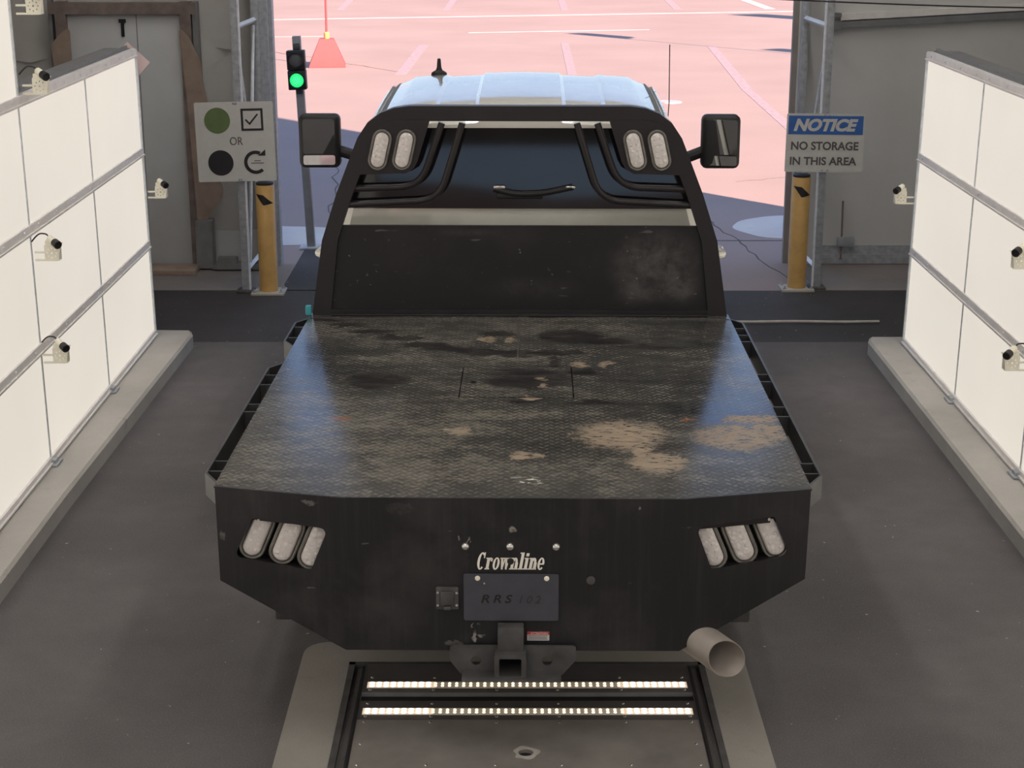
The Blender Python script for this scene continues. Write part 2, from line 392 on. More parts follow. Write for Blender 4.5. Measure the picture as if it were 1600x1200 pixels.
# concrete surround of the scanner pit
pit = curve_mesh([rounded([(-.866, 2.6), (.95, 2.6), (.955, 6.44), (-.866, 6.42)], [0, 0, .12, .12]), [(-.665, 3.2), (.785, 3.2), (.785, 6.215), (-.665, 6.215)]], .01)
struct(MB().add(pit, T(0, 0, .003)).build('trim_3', 'surround'))

# tent: end wall with the opening, sides, roof, back with the entrance
struct(MB().span((-6.4, 13.95, 0), (-2.05, 14.0, 7.2)).build('wall_front', 'fabric'))
struct(MB().span((2.36, 13.95, .0), (5.05, 14.0, 7.2)).build('wall_front', 'wall_white'))
struct(MB().span((-2.05, 13.95, 3.35), (2.36, 14.0, 7.2)).build('wall_front', 'fabric'))
struct(MB().span((-6.4, -14, 0), (-6.35, 13.95, 7.2)).build('wall_left', 'fabric'))
struct(MB().span((5.0, -14, 0), (5.05, 13.95, 7.2)).build('wall_right', 'fabric'))
struct(MB().span((-6.4, -14, 7.15), (5.05, 14.0, 7.2)).build('ceiling', 'roofing'))
struct(MB().span((-6.4, -14, 0), (-3.1, -13.95, 7.2)).build('wall_back', 'fabric'))
struct(MB().span((3.1, -14, 0), (5.05, -13.95, 7.2)).build('wall_back', 'fabric'))
struct(MB().span((-3.1, -14, 4.30), (3.1, -13.95, 7.2)).build('wall_back', 'fabric'))
M['fill_lamp_glow'] = emit('fill_lamp_lit', (1.0, .96, .92), 13.0)  # unseen overhead lamps, added to brighten the interior
for yy in (11.2, 7.6, 4.0, .4, -3.2, -6.8):
    for xx in (-1.7, 1.8):
        t = thing('added_fill_lamp', 'long white fill lamp added out of view under the tent roof', 'added fill lamp', (xx, yy, 6.2), 0, 'added fill lamps under the tent roof')
        MB().span((-.22, -1.25, .03), (.22, 1.25, .12), .01).build('housing', 'aluminium', t)
        MB().span((-.19, -1.20, .0), (.19, 1.20, .03), .01).build('fill_lamp_tray', 'fill_lamp_glow', t)
        for e in (-1, 1): MB().cyl((0, e, .12), (0, e, .95), .008, n=6).build('hanger', 'galv', t)
b = MB(); hp = [(-150+10*i, 15.6+.9*math.sin(i*.7)+.6*math.sin(i*1.9+1)) for i in range(31)]
b.rings([[(x, -120, 0) for x, h in hp], [(x, -150, h) for x, h in hp], [(x, -220, h*1.3) for x, h in hp]], False, False)
M['hill'] = mat('bare_hill', (.02, .018, .02), .95)
struct(b.build('hills', 'hill'))
# opening posts (boards closing the truss)
struct(MB().span((-2.08, 13.76, 0), (-1.985, 13.95, 3.4)).span((-1.985, 13.84, 0), (-1.955, 13.95, 3.4)).build('trim_4', 'galv'))
struct(MB().span((2.315, 13.96, 0), (2.40, 14.02, 3.4)).span((2.395, 13.88, 0), (2.42, 13.96, 3.4)).build('trim_5', 'post_board'))
# horizontal rail and skirting on the right end wall
struct(MB().prism([(2.60, 13.88, 1.975), (5.0, 13.88, 2.105), (5.0, 13.88, 2.155), (2.60, 13.88, 2.025)], (0, .07, 0)).span((2.60, 13.86, 1.965), (2.69, 13.95, 2.04)).span((2.60, 13.87, 2.07), (2.69, 13.95, 2.10)).build('trim_6', 'aluminium_dark'))
struct(MB().prism([(2.69, 13.90, 2.04), (5.0, 13.90, 2.165), (5.0, 13.90, 2.215), (2.69, 13.90, 2.09)], (0, .05, 0)).build('trim_11', 'aluminium'))
struct(MB().span((2.60, 13.90, .01), (5.0, 13.95, .09)).span((2.60, 13.93, .09), (5.0, 13.95, .16)).build('baseboard_right', 'galv'))
# fabric pleats on the left end wall
b = MB()
for (x, z, wd, ht) in [(-3.98, 1.72, .30, .10), (-2.33, 1.82, .24, .06), (-2.33, .95, .3, .05)]:
    b.rings([[(x-wd/2, 13.95, z), (x, 13.91, z-ht*.25), (x+wd/2, 13.95, z+ht*.1)], [(x-wd/2, 13.945, z+ht), (x, 13.915, z+ht*1.2), (x+wd/2, 13.945, z+ht*.8)]], False, False)
struct(b.build('wall_pleat', 'fabric'))
struct(MB().span((-2.52, 13.9, 0), (-2.06, 13.945, .30)).build('trim_7', 'wall_white'))
# personnel door
d = struct(MB().span((-3.61, 13.79, .03), (-2.69, 13.84, 2.10), .004).build('door_1', 'door'))
MB().span((-3.052, 13.786, .03), (-3.046, 13.79, 2.10)).build('door_seam', 'aluminium_dark', d)
MB().span((-3.175, 13.775, 1.92), (-3.15, 13.79, 2.05)).span((-3.19, 13.77, 2.03), (-3.135, 13.79, 2.06)).build('door_latch', 'black', d)
struct(MB().span((-3.69, 13.74, .0), (-3.61, 13.86, 2.20)).span((-2.69, 13.74, .0), (-2.60, 13.86, 2.20)).span((-3.75, 13.735, 2.10), (-2.56, 13.862, 2.19)).build('trim_8', 'wood_dark'))
struct(MB().span((-2.59, 13.76, .02), (-2.545, 13.84, 2.2)).span((-3.76, 13.78, 1.5), (-3.73, 13.86, 2.25)).build('trim_9', 'aluminium_dark'))
struct(MB().span((-2.64, 13.66, .02), (-2.50, 13.80, .42)).span((-2.50, 13.62, .02), (-2.1, 13.78, .06)).span((-2.46, 13.62, .06), (-2.30, 13.70, .12)).build('trim_10', 'aluminium_dark'))

# --- pavement markings
def flat(name, m, quads, z=.004):
    b = MB()
    for q in quads: b.prism([(x, y, .0) for x, y in q], (0, 0, z))
    return struct(b.build(name, m))
def strip(p, q, wd):
    p, q = Vector(p), Vector(q); d = (q-p).normalized(); n = Vector((-d.y, d.x))*wd/2
    return [tuple(p-n), tuple(q-n), tuple(q+n), tuple(p+n)]
flat('painted_line', 'line_paint', [strip((-14, 41.0), (14, 47.4), .22), strip((-1.0, 38.7), (3.2, 39.6), .10), strip((6.95, 51.5), (7.1, 46.9), .3), strip((-9, 37.0), (-4.2, 37.7), .06)])
flat('crack_sealing', 'sealant', [strip((-1.95, 29.5), (-1.85, 35.5), .20), strip((1.05, 29.0), (1.12, 36.0), .16), strip((4.15, 35.2), (3.8, 27.0), .18), strip((3.8, 27.0), (3.75, 21.0), .16),
     strip((1.44, 46.5), (1.52, 56), .2), strip((4.55, 46.8), (4.8, 56), .22), strip((-1.8, 46.5), (-1.7, 56), .2), strip((-4.7, 46.5), (-5, 56), .2)], .003)
def wander(p, q, wd, n=14, amp=.12):
    pts = [Vector(p).lerp(Vector(q), i/n)+Vector((random.uniform(-amp, amp), random.uniform(-amp, amp))) for i in range(n+1)]
    return [strip(pts[i], pts[i+1], wd*random.uniform(.5, 1.3)) for i in range(n)]
flat('pavement_crack', 'crack', wander((2.28, 13.3), (1.9, 16.0), .013, 16, .03)+wander((-1.75, 15.9), (-2.1, 20), .013, 16, .05)+wander((2.5, 18.2), (3.8, 18.8), .012, 10, .06)+[strip((-3, 14.93), (4.5, 14.93), .03)]+wander((-5.2, 34.5), (-2.0, 30), .03, 12, .1), .002)
b = MB()
pp = [(-6, 14.55), (-4, 14.62), (-2.3, 14.68), (-1.6, 14.75), (-1.5, 15.3), (-1.75, 15.55), (-2.6, 15.65), (-4, 15.7), (-6, 15.7)]
b.prism([(x, y, 0) for x, y in rounded(pp, .12)], (0, 0, .004))
pp = [(2.06, 15.5), (2.3, 15.05), (3.0, 14.95), (4.0, 15.0), (4.0, 16.2), (3.2, 16.15), (2.55, 16.15), (2.2, 15.9)]
b.prism([(x, y, 0) for x, y in rounded(pp, .15)], (0, 0, .004))
struct(b.build('concrete_patch', 'patch'))
o = MB().cyl((2.38, 25.45, 0), (2.38, 25.45, .012), .20, n=32).cyl((2.38, 25.45, .012), (2.38, 25.45, .018), .16, n=32).build('grey_disc', 'galv'); tag(o, 'round grey disc set in the sunlit pavement behind the truck cab', 'utility cover')  # low grey disc in two flat steps

# ================================================================== LIGHT WALLS
ROWZ = [.125, .745, 1.375, 2.03]
def light_wall(side, x, seams, tall_from, label, lean):
    """side +1: wall on the left facing +X; -1: wall on the right facing -X"""
    t = thing('light_wall', label, 'light wall', (x, 0, .10))
    S = side
    def X(a): return a*S             # distance towards the lane
    zo = -.10
    for i in range(len(seams)-1):
        y1, y0 = seams[i], seams[i+1]
        rows = ROWZ if y1 > tall_from+.01 else ROWZ+[2.66, 3.29]
        for k in range(len(rows)-1):
            z0, z1 = rows[k]+zo, rows[k+1]+zo
            MB().span((X(-.012), y0+.010, z0+.02), (X(0), y1-.010, z1-.02)).build('diffuser_panel', 'diffuser', t)
        # thin seam strip
        ztop = rows[-1]+zo
        MB().span((X(-.02), y0-.011, .02), (X(.004), y0+.011, ztop), .002).build('seam_strip', 'galv_bright', t)
        MB().span((X(-.16), y0+.002, .02), (X(-.03), y1-.002, ztop+.02)).build('light_housing', 'aluminium_dark', t)
        for k, z in enumerate(rows):
            hz = .052 if k else .035
            r = MB().span((X(-.03), y0, z+zo-hz/2), (X(.012), y1, z+zo+hz/2), .004).span((X(.010), y0, z+zo-hz/2), (X(.022), y1, z+zo-hz/2+.010)).build('rail', 'aluminium', t)
            if y1 > 6.5 and k:
                for yy in (y1-.13, y1-.49, y0+.49, y0+.13):
                    MB().lathe([(.008, 0), (.0075, .003), (.004, .006)], (X(.012), yy, z+zo+.004), (S, 0, 0), 10).build('screw', 'galv_bright', r)
        # top capping tray behind the rail
        MB().span((X(-.20), y0, ztop+.005), (X(-.03), y1, ztop+.03)).span((X(-.06), y0, ztop+.03), (X(-.045), y1, ztop+.045)).build('top_cap', 'aluminium_dark', t)
        if y1 > 6:
            MB().span((X(-.05), y0-.06, 0), (X(.05), y0+.06, .012), .003).span((X(.0), y0-.03, .0), (X(.035), y0+.03, .03)).build('foot_plate', 'galv', t)
    yE = seams[0]
    MB().span((X(-.16), yE, .02), (X(.010), yE+.022, ROWZ[-1]+zo+.02), .003).build('end_post', 'galv_bright', t)
    # inside end face of the taller section
    MB().span((X(-.16), tall_from, ROWZ[-1]+zo), (X(.006), tall_from+.02, 3.29+zo), .003).build('end_post', 'galv_bright', t)
    t.rotation_euler = (0, lean, 0)
    return t
SL = [11.15-1.355*i for i in range(15)]; SR = [10.93-1.345*i for i in range(15)]  # out-of-view bays back past the camera are added to brighten the interior
light_wall(+1, -2.472, SL, SL[2], 'tall white backlit panel wall on the kerb beside the sign with the green and black circles', R(-.55))
light_wall(-1, 2.665, SR, SR[2], 'tall white backlit panel wall on the kerb beside the blue notice sign', R(.9))

# inspection cameras on bracket arms
def insp_camera(x, y, z, S, label, yaw=0, cable=True):
    t = thing('inspection_camera', label, 'camera', (x, y, z), 0, 'small cameras on the light walls')
    b = MB()
    pl = rounded([(.045, -.055), (.115, -.055), (.130, .035), (.045, .030)], .006, 2)
    holes = [circ(.082+.024*math.cos(a*PI/4), -.012+.024*math.sin(a*PI/4), .0038, 8) for a in range(8)]+[circ(.082, -.012, .005, 10)]
    me = curve_mesh([pl]+holes, .006)
    b.add(me, XZ)
    b.span((.112, -.002, -.053), (.119, .05, .03)).span((.05, -.002, .028), (.128, .05, .035))
    br = b.build('bracket', 'white_plastic', t)
    MB().span((-.005, -.005, -.014), (.05, .005, -.004)).build('arm', 'white_plastic', t); MB().span((-.005, -.005, -.055), (.05, .005, -.045)).build('arm', 'white_plastic', t)
    d = Vector((.62, -.75, -.22)).normalized()
    c0 = Vector((.070, .02, .062))
    body = MB().lathe([(.016, 0), (.018, .004), (.018, .045), (.0155, .05), (.0155, .058)], c0, d, 16).span((.05, .0, .034), (.095, .04, .050)).build('camera_body', 'white_plastic', t)
    MB().lathe([(.016, .058), (.021, .062), (.022, .100), (.019, .103), (.017, .096), (.004, .095)], c0, d, 20).build('lens', 'black', t)
    if cable:
        p = [c0-d*.005, c0-d*.03+Vector((0, 0, .010)), Vector((.02, .03, .085)), Vector((.0, .02, .07)), Vector((-.02, .005, .045))]
        MB().tube(arc_path(p, .02), .004, 8).build('cable', 'cable', t)
    t.scale = (S, 1, 1); t.rotation_euler = (0, 0, yaw)
    return t
insp_camera(-2.46, SL[2], 1.265, 1, 'small white camera on the panel wall just under its middle rail, beside the lane')
insp_camera(-2.46, SL[2], .715, 1, 'small white camera at the low rail crossing of the panel wall, above the kerb')
insp_camera(-2.46, SL[0]+.02, 1.11, 1, 'small camera peeping past the end of the panel wall in front of the grey door', cable=False)
c = insp_camera(-2.462, SL[2]+.03, 2.115, 1, 'white camera with black lens standing above the top rail, near the brown torn sheet')
c2 = insp_camera(-2.463, SL[2]+.03, 2.51, 1, 'white camera bracket at the very top corner of the picture by the tall panel')
insp_camera(2.655, SR[2], 1.265, -1, 'higher of the two small cameras above the kerb on the panel wall by the notice', 0)
insp_camera(2.655, SR[2], .73, -1, 'lower of the two small cameras above the kerb on the panel wall by the notice', 0)
insp_camera(2.665, SR[0]+.02, 1.11, -1, 'small camera peeping past the end of the panel wall by the blue notice sign', cable=False)
# pale diamond placard at the end of the wall
me = curve_mesh([rounded([(-.005, .140), (.140, .005), (.005, -.140), (-.140, -.005)], .006, 2)], .006)
o = MB().add(me, T(-2.565, 11.30, 1.945) @ XZ).span((-2.58, 11.15, 1.93), (-2.54, 11.31, 1.97)).build('diamond_placard', 'plate_pale'); tag(o, 'pale pink diamond placard at the top end corner of the panel wall', 'placard')

# ================================================================== DOORWAY FURNITURE
# truss legs
def truss(xn, xf, yn, yf, label, S):
    t = thing('truss_column', label, 'truss column', (xn, yn, 0))
    dx, dy = xf-xn, yf-yn
    MB().span((-.032*1, -.03, 0), (.032, .03, 3.4), .004).build('chord', 'galv', t)
    MB().span((S*.026, -.034, 0), (S*.038, .0, 3.4)).build('edge_flange', 'galv_bright', t)
    MB().box((dx, dy, 1.7), (.06, .06, 3.4), .004).build('chord', 'galv', t)
    for z in (.17, 2.06):
        MB().tube([(0, 0, z), (dx, dy, z)], .022, 4).build('strut', 'galv_bright', t)
    zs = [.17, 2.06, 3.35]
    MB().tube([(0, 0, 2.02), (dx, dy, .22)], .014, 6).build('diagonal_brace', 'galv_bright', t)
    MB().tube([(dx*.9, dy*.9, 2.02), (dx*.1+.02*S, dy*.1, .22)], .014, 6).build('diagonal_brace', 'galv_bright', t) if S > 0 else None
    MB().tube([(0, 0, 2.10), (dx, dy, 3.3)], .014, 6).build('diagonal_brace', 'galv_bright', t)
    MB().box((0, 0, .012), (.14, .14, .024), .004).build('base_plate', 'steel_dark', t)
    return t
truss(-2.107, -2.08, 12.9, 13.74, 'galvanised truss leg behind the bollard with the circles sign', 1)
truss(2.43, 2.40, 13.0, 13.9, 'galvanised truss leg behind the bollard with the blue notice sign', -1)

def bollard(x, y, h, label):
    t = thing('bollard', label, 'bollard', (x, y, 0), 0, 'yellow bollards at the doorway')
    MB().lathe([(.072, .02), (.072, h-.01), (.066, h), (.0, h)], n=28).build('post', 'yellow', t)
    bp = MB().box((0, 0, .01), (.26, .22, .02), .004).build('base_plate', 'curb', t)
    for sx_ in (-1, 1):
        for sy_ in (-1, 1): MB().lathe([(.014, .02), (.014, .03), (.007, .031), (.007, .045)], (sx_*.105, sy_*.08, 0), n=8).build('anchor_bolt', 'galv', t)
    # black slanted diamond marker wrapped on the face
    b = MB(); r = .0735; n = 16; top, bot = [], []
    for i in range(n+1):
        x_ = -.066+.132*i/n; yy = -math.sqrt(r*r-x_*x_)
        if x_ < -.006: f = (x_+.066)/.060; zt = .045-.005*f; zb = .045-.087*f
        else: f = (x_+.006)/.072; zt = .040-.068*f; zb = -.042+.014*f
        top.append((x_, yy, h-.115+max(zt, zb+.001))); bot.append((x_, yy, h-.115+zb))
    b.rings([top, bot], False, False); b.build('marker', 'sign_black', t)
    MB().lathe([(.068, h-.004), (.068, h+.012), (.06, h+.016), (.0, h+.018)], n=24).build('cap', 'black', t)
    return t
bollard(-1.925, 12.86, .868, 'yellow bollard standing under the sign with the green and black circles')
bollard(2.272, 12.98, .91, 'yellow bollard standing under the blue notice sign')

# --- sign: circles
def P(me, x, z, dy=0.): return T(x, -dy, z) @ XZ
t = thing('instruction_sign', 'square white sign with green circle, tick box, black circle and turning arrow', 'sign', (-2.134, 12.845, 1.198))
MB().add(curve_mesh([rounded([(-.302, -.305), (.302, -.305), (.302, .305), (-.302, .305)], .012, 3)], .004), XZ).build('sign_panel', 'sign_white', t)
MB().add(curve_mesh([circ(-.130, .165, .099, 40)], .002), P(0, 0, 0, .0035)).build('green_circle', 'sign_green', t)
MB().add(curve_mesh([circ(-.122, -.160, .098, 40)], .002), P(0, 0, 0, .0035)).build('black_circle', 'sign_black', t)
bx = .138; bz = .168
MB().add(curve_mesh([[(bx-.085, bz-.085), (bx+.085, bz-.085), (bx+.085, bz+.085), (bx-.085, bz+.085)], [(bx-.068, bz-.068), (bx+.068, bz-.068), (bx+.068, bz+.068), (bx-.068, bz+.068)]], .002), P(0, 0, 0, .0035)).build('tick_box', 'sign_black', t)
MB().add(curve_mesh([[(bx-.055, bz-.004), (bx-.046, bz+.006), (bx-.020, bz-.022), (bx+.040, bz+.046), (bx+.049, bz+.038), (bx-.019, bz-.042)]], .002), P(0, 0, 0, .0035)).build('tick_mark', 'sign_black', t)
MB().add(fit(text_mesh('OR', .1, .002), .100, .062), P(0, .008, .006, .0035)).build('lettering', 'sign_grey', t)
ax, az = .148, -.160; out = []
for i in range(33): a = R(62+i*(250/32)); out.append((ax+.090*math.cos(a), az+.090*math.sin(a)))
inn = []
for i in range(33): a = R(62+250-i*(250/32)); inn.append((ax+.064*math.cos(a), az+.064*math.sin(a)))
MB().add(curve_mesh([out+inn], .002), P(0, 0, 0, .0035)).add(curve_mesh([[(ax+.020, az+.050), (ax+.078, az+.050), (ax+.078, az+.098)]], .002), P(0, 0, 0, .0035)).build('turning_arrow', 'sign_black', t)
b = MB()
for i, wd in enumerate((.050, .100)): b.box((ax+.014, -.004, az+.012-i*.018), (wd, .0015, .006))
b.build('small_print', 'sign_grey', t)
for z, xs in ((.292, (-.015, 0., .02)), (-.293, (-.012, .012, .03, .055))):
    for x_ in xs[1:3]: MB().lathe([(.010, 0), (.008, .004)], (x_, -.002, z), (0, -1, 0), 8).build('bolt', 'galv', t)
t.rotation_euler = (R(-2), R(-1.2), 0)

# --- sign: notice
t = thing('notice_sign', 'white notice sign with blue heading about no storage, on the truss leg', 'sign', (2.434, 12.948, 1.174))
MB().add(curve_mesh([rounded([(-.304, -.226), (.304, -.226), (.304, .226), (-.304, .226)], .012, 3)], .004), XZ).build('sign_panel', 'sign_white', t)
MB().add(curve_mesh([[(-.290, .066), (.290, .066), (.290, .210), (-.290, .210)]], .002), P(0, 0, 0, .0030)).build('heading_band', 'sign_blue', t)
MB().add(fit(text_mesh('NOTICE', .13, .002, .0065, .28), .50, .098), P(0, .0, .139, .0045)).build('heading_text', 'sign_white', t)
MB().add(fit(text_mesh('NO STORAGE', .1, .002, .0028), .525, .066), P(0, .0, -.022, .0035)).build('lettering', 'sign_grey', t)
MB().add(fit(text_mesh('IN THIS AREA', .1, .002, .0028), .520, .064), P(0, -.006, -.140, .0035)).build('lettering', 'sign_grey', t)
for z in (.216, -.212):
    for x_ in (-.01, .03): MB().lathe([(.009, 0), (.007, .004)], (x_, -.002, z), (0, -1, 0), 8).build('bolt', 'galv', t)
t.rotation_euler = (R(-2), R(.6), 0)

# --- signal
t = thing('traffic_signal', 'two lens traffic signal showing green on a grey post', 'traffic light', (-1.79, 14.6, 0))
MB().span((-.035, -.035, 0), (.035, .035, 1.86), .004).build('post', 'cyl_grey', t)
bp = MB().box((.01, 0, .01), (.22, .20, .02), .003).build('base_plate', 'galv', t)
b = MB(); b.box((-.005, -.085, 1.665), (.155, .10, .165), .008).box((-.005, -.085, 1.497), (.155, .10, .165), .008); b.build('signal_head', 'black', t)
MB().span((-.03, -.05, 1.75), (.03, .0, 1.80), .004).box((0, -.03, 1.39), (.06, .07, .04), .006).build('mounting_bracket', 'steel_dark', t)
for z, m, hood in ((1.668, 'sign_grey', 0), (1.497, 'green_light', 1)):
    MB().lathe([(.062, -.004), (.066, .004), (.066, .030), (.061, .030), (.060, .004)], (-.005, -.135, z), (0, -1, 0), 28).build('visor', 'black', t)
    L = MB().lathe([(.059, 0), (.059, .006), (.045, .012), (.02, .016), (0, .017)], (-.005, -.137, z), (0, -1, 0), 24).build('lens', m, t)
    if hood:
        b = MB()
        for k in range(36):
            rr = .054*math.sqrt((k+.5)/36); a = k*2.399963
            b.box((-.005+rr*math.cos(a), -.137-.015*(1-(rr/.06)**2)-.003, z+rr*math.sin(a)), (.006, .003, .006))
        b.build('led_cluster', 'green_led', L)
t.rotation_euler = (0, R(-2.1), 0)

# weighted flag poles out on the pavement
def flag_pole(x, y, h, label, flag=True, fx=0.9, fw=.34, ang=0):
    t = thing('flag_pole', label, 'flag pole', (x, y, 0), 0, 'flag poles in pyramid weights')
    b = MB(); b.rings([[(-.33, -.33, 0), (.33, -.33, 0), (.33, .33, 0), (-.33, .33, 0)], [(-.33, -.33, .03), (.33, -.33, .03), (.33, .33, .03), (-.33, .33, .03)], [(-.13, -.13, .50), (.13, -.13, .50), (.13, .13, .50), (-.13, .13, .50)]]); b.build('pyramid_base', 'pink', t)
    MB().lathe([(.05, .50), (.05, .60), (.035, .62)], n=14).build('collar', 'yellow', t)
    MB().cyl((0, 0, .5), (0, 0, h), .022, .018, 10).build('pole', 'pink', t)
    if flag:
        f = rounded([(0, 0), (fw, .15), (fw*.9, fx-.1), (0, fx)], .12, 5)
        MB().add(curve_mesh([f], .006), Matrix.Rotation(ang, 4, 'Z') @ T(.0, 0, h-fx) @ XZ).build('flag', 'pink', t)
    t.rotation_euler = (0, 0, R(6)); return t
flag_pole(-3.39, 31.0, 2.9, 'faded orange pyramid base with slim pole standing out on the sunlit pavement', False)
# their neighbours stand outside the doorway view and throw the shadows on the pavement
flag_pole(7.35, 31.4, 5.0, 'flag pole in a pyramid weight standing beyond the end wall, its shadow crossing the pavement', True, 1.1, .5, R(35))
flag_pole(12.3, 37.0, 5.4, 'flag pole in a pyramid weight standing farther out beyond the end wall', True, 1.4, 1.0, R(20))
flag_pole(11.2, 27.3, 5.0, 'flag pole in a pyramid weight standing well to the side beyond the end wall', True, 1.2, .6, R(45))

# torn tan sheets around the door jamb
def sheet(pts, label):
    o = MB().add(curve_mesh([rounded(pts, .05, 4)], .012), T(0, 13.73, 0) @ XZ).build('torn_sheet', 'wood_tan'); return tag(o, label, 'torn sheet', 'torn tan sheets round the door')
sheet([(-2.70, 2.00), (-2.62, 1.93), (-2.53, 1.72), (-2.525, 1.55), (-2.48, 1.32), (-2.52, .9), (-2.40, .70), (-2.41, .60), (-2.53, .46), (-2.56, .2), (-2.62, .2), (-2.66, 1.4)], 'torn tan sheet hanging along the door jamb behind the circles sign')
sheet([(-3.58, 2.0), (-3.66, 1.95), (-3.74, 1.86), (-3.735, 1.76), (-3.71, 1.5), (-3.68, 1.2), (-3.58, 1.2)], 'torn tan sheet on the hinge side of the grey door above the panel wall')
o = MB().span((-3.1, 13.45, .006), (-2.62, 13.72, .05), .004).build('timber_sill', 'wood_tan'); tag(o, 'short tan timber plank lying at the foot of the grey door', 'plank')
# slide bolt on the right end wall
t = thing('slide_bolt', 'long thin slide bolt with keeper low on the white end wall', 'bolt', (2.80, 13.90, .05))
MB().cyl((0, 0, .0), (-.008, 0, .50), .008, n=8).cyl((0, 0, -.0), (0, 0, .03), .016, .004, 8).build('rod', 'wood_dark', t)
MB().span((-.035, -.02, .11), (.105, .05, .185), .006).span((-.035, -.015, .185), (.10, .0, .192)).build('keeper', 'galv', t)
# pale strip across the floor
b = MB(); pts = [(1.2+.1*i, 11.86+.008*math.sin(i*.9), .018) for i in range(16)]
o = b.tube(pts, .011, 6).build('floor_strip', 'rope'); tag(o, 'thin pale strip lying across the dark floor near the kerb end', 'strip')
# overhead cable
o = MB().tube([(1.9+.2*i, 12.3, 2.305-.0046*i-.02*math.sin(PI*i/15)) for i in range(16)], .006, 6).build('overhead_cable', 'cable'); tag(o, 'thin dark cable strung across the end wall at the top edge', 'cable')

# ================================================================== SCANNER PLATE
t = thing('undercarriage_scanner', 'steel undercarriage scanner plate with two rows of lit leds set in the floor', 'scanner', (.06, 4.7, .0))
X0, X1 = -.70, .70
b = MB(); b.span((-.725, -1.5, .0), (-.70, 1.515, .016)).span((.70, -1.5, .0), (.725, 1.515, .016)).span((-.725, 1.49, .0), (.725, 1.515, .016)).build('outer_frame', 'steel_dark', t)
MB().span((-.665, -1.48, .012), (-.655, 1.46, .024)).span((.655, -1.48, .012), (.665, 1.46, .024)).build('edge_seal', 'black', t)
M['scan_steel'] = mat('scanner_steel', (.25, .225, .21), .45, .15, var=.22, scale=5)
M['scan_dark'] = mat('scanner_steel_dark', (.10, .09, .088), .45, .15, var=.15, scale=8)
Y = lambda wy: wy-4.7
MB().span((-.65, Y(6.19), .0), (.65, Y(6.05), .018)).build('cover_strip', 'scan_dark', t)
def strip_bar(ya, yb, yc):
    s_ = MB().span((-.65, Y(ya), .0), (.65, Y(yb), .019)).build('light_bar', 'scan_dark', t)
    gl = MB().span((-.635, Y(yc)-.026, .0), (.635, Y(yc)+.026, .021)).build('light_window', 'aluminium', s_)
    n = 45; led = None; ledb = None
    for i in range(n):
        x = -.615+1.23*i/(n-1)
        end = i < 9 or i >= n-9
        if end:
            if not ledb: ledb = MB().lathe([(.011, 0), (.010, .003), (.005, .005)], (0, -.011, 0), n=10).lathe([(.011, 0), (.010, .003), (.005, .005)], (0, .011, 0), n=10).build('led', 'led_bright', s_)
            o = ledb if ledb.location.length == 0 else ledb.copy()
        else:
            if not led: led = MB().lathe([(.0062, 0), (.0055, .003), (.003, .005)], (0, -.010, 0), n=10).lathe([(.0062, 0), (.0055, .003), (.003, .005)], (0, .010, 0), n=10).build('led', 'led_warm', s_)
            o = led if led.location.length == 0 else led.copy()
        if o.name not in COL.objects: COL.objects.link(o)
        o.parent = s_; o.location = (x, Y(yc), .021)
    for x0, x1 in ((-.633, -.365), (.365, .633)):
        MB().span((x0, Y(yc)-.024, .020), (x1, Y(yc)+.024, .0222)).build('diffuser', 'led_strip', s_)
strip_bar(6.045, 5.935, 5.998); strip_bar(5.865, 5.715, 5.775)
MB().span((-.65, Y(5.935), .0), (.65, Y(5.925), .021)).build('slot_edge', 'aluminium_dark', t)
MB().span((-.65, Y(5.925), .0), (.65, Y(5.868), .006)).build('scan_slot', 'black', t)
for ya, yb, hole in ((5.712, 5.335, True), (5.33, 4.9, False), (4.895, 4.4, False), (4.395, 3.25, False)):
    loops = [[(-.65, Y(ya)), (.65, Y(ya)), (.65, Y(yb)), (-.65, Y(yb))]]
    if hole: loops.append(circ(-.010, Y(5.455), .028, 20))
    pl = MB().add(curve_mesh(loops, .018), T(0, 0, .009)).build('cover_plate', 'scan_steel', t)
ring = MB().add(curve_mesh([[( -.010+(.045+.006*math.sin(5*a)+.006*math.cos(3*a))*math.cos(a), Y(5.455)+(.045+.005*math.sin(4*a))*math.sin(a)) for a in [2*PI*i/40 for i in range(40)]], circ(-.010, Y(5.455), .028, 24)], .004), T(0, 0, .020)).build('drain_ring', 'curb', t)
MB().cyl((-.010, Y(5.455), .001), (-.010, Y(5.455), .004), .03, n=20).build('drain_hole', 'black', t)
sm = None
def scr(x, wy, z=.0185):
    global sm
    if sm is None:
        o = MB().lathe([(.0065, 0), (.006, .002), (.003, .004)], n=8).build('screw', 'chrome', t); sm = o
    else: o = sm.copy(); COL.objects.link(o)
    o.parent = t; o.location = (x, Y(wy), z)
for wy, z in ((6.065, .0185), (5.955, .0195), (5.84, .0195), (5.735, .0195), (5.69, .0185), (5.365, .0185)):
    for x in (-.62, -.37, -.12, .12, .37, .62): scr(x, wy, z)
for x in (-.62, .62): scr(x, 5.52)

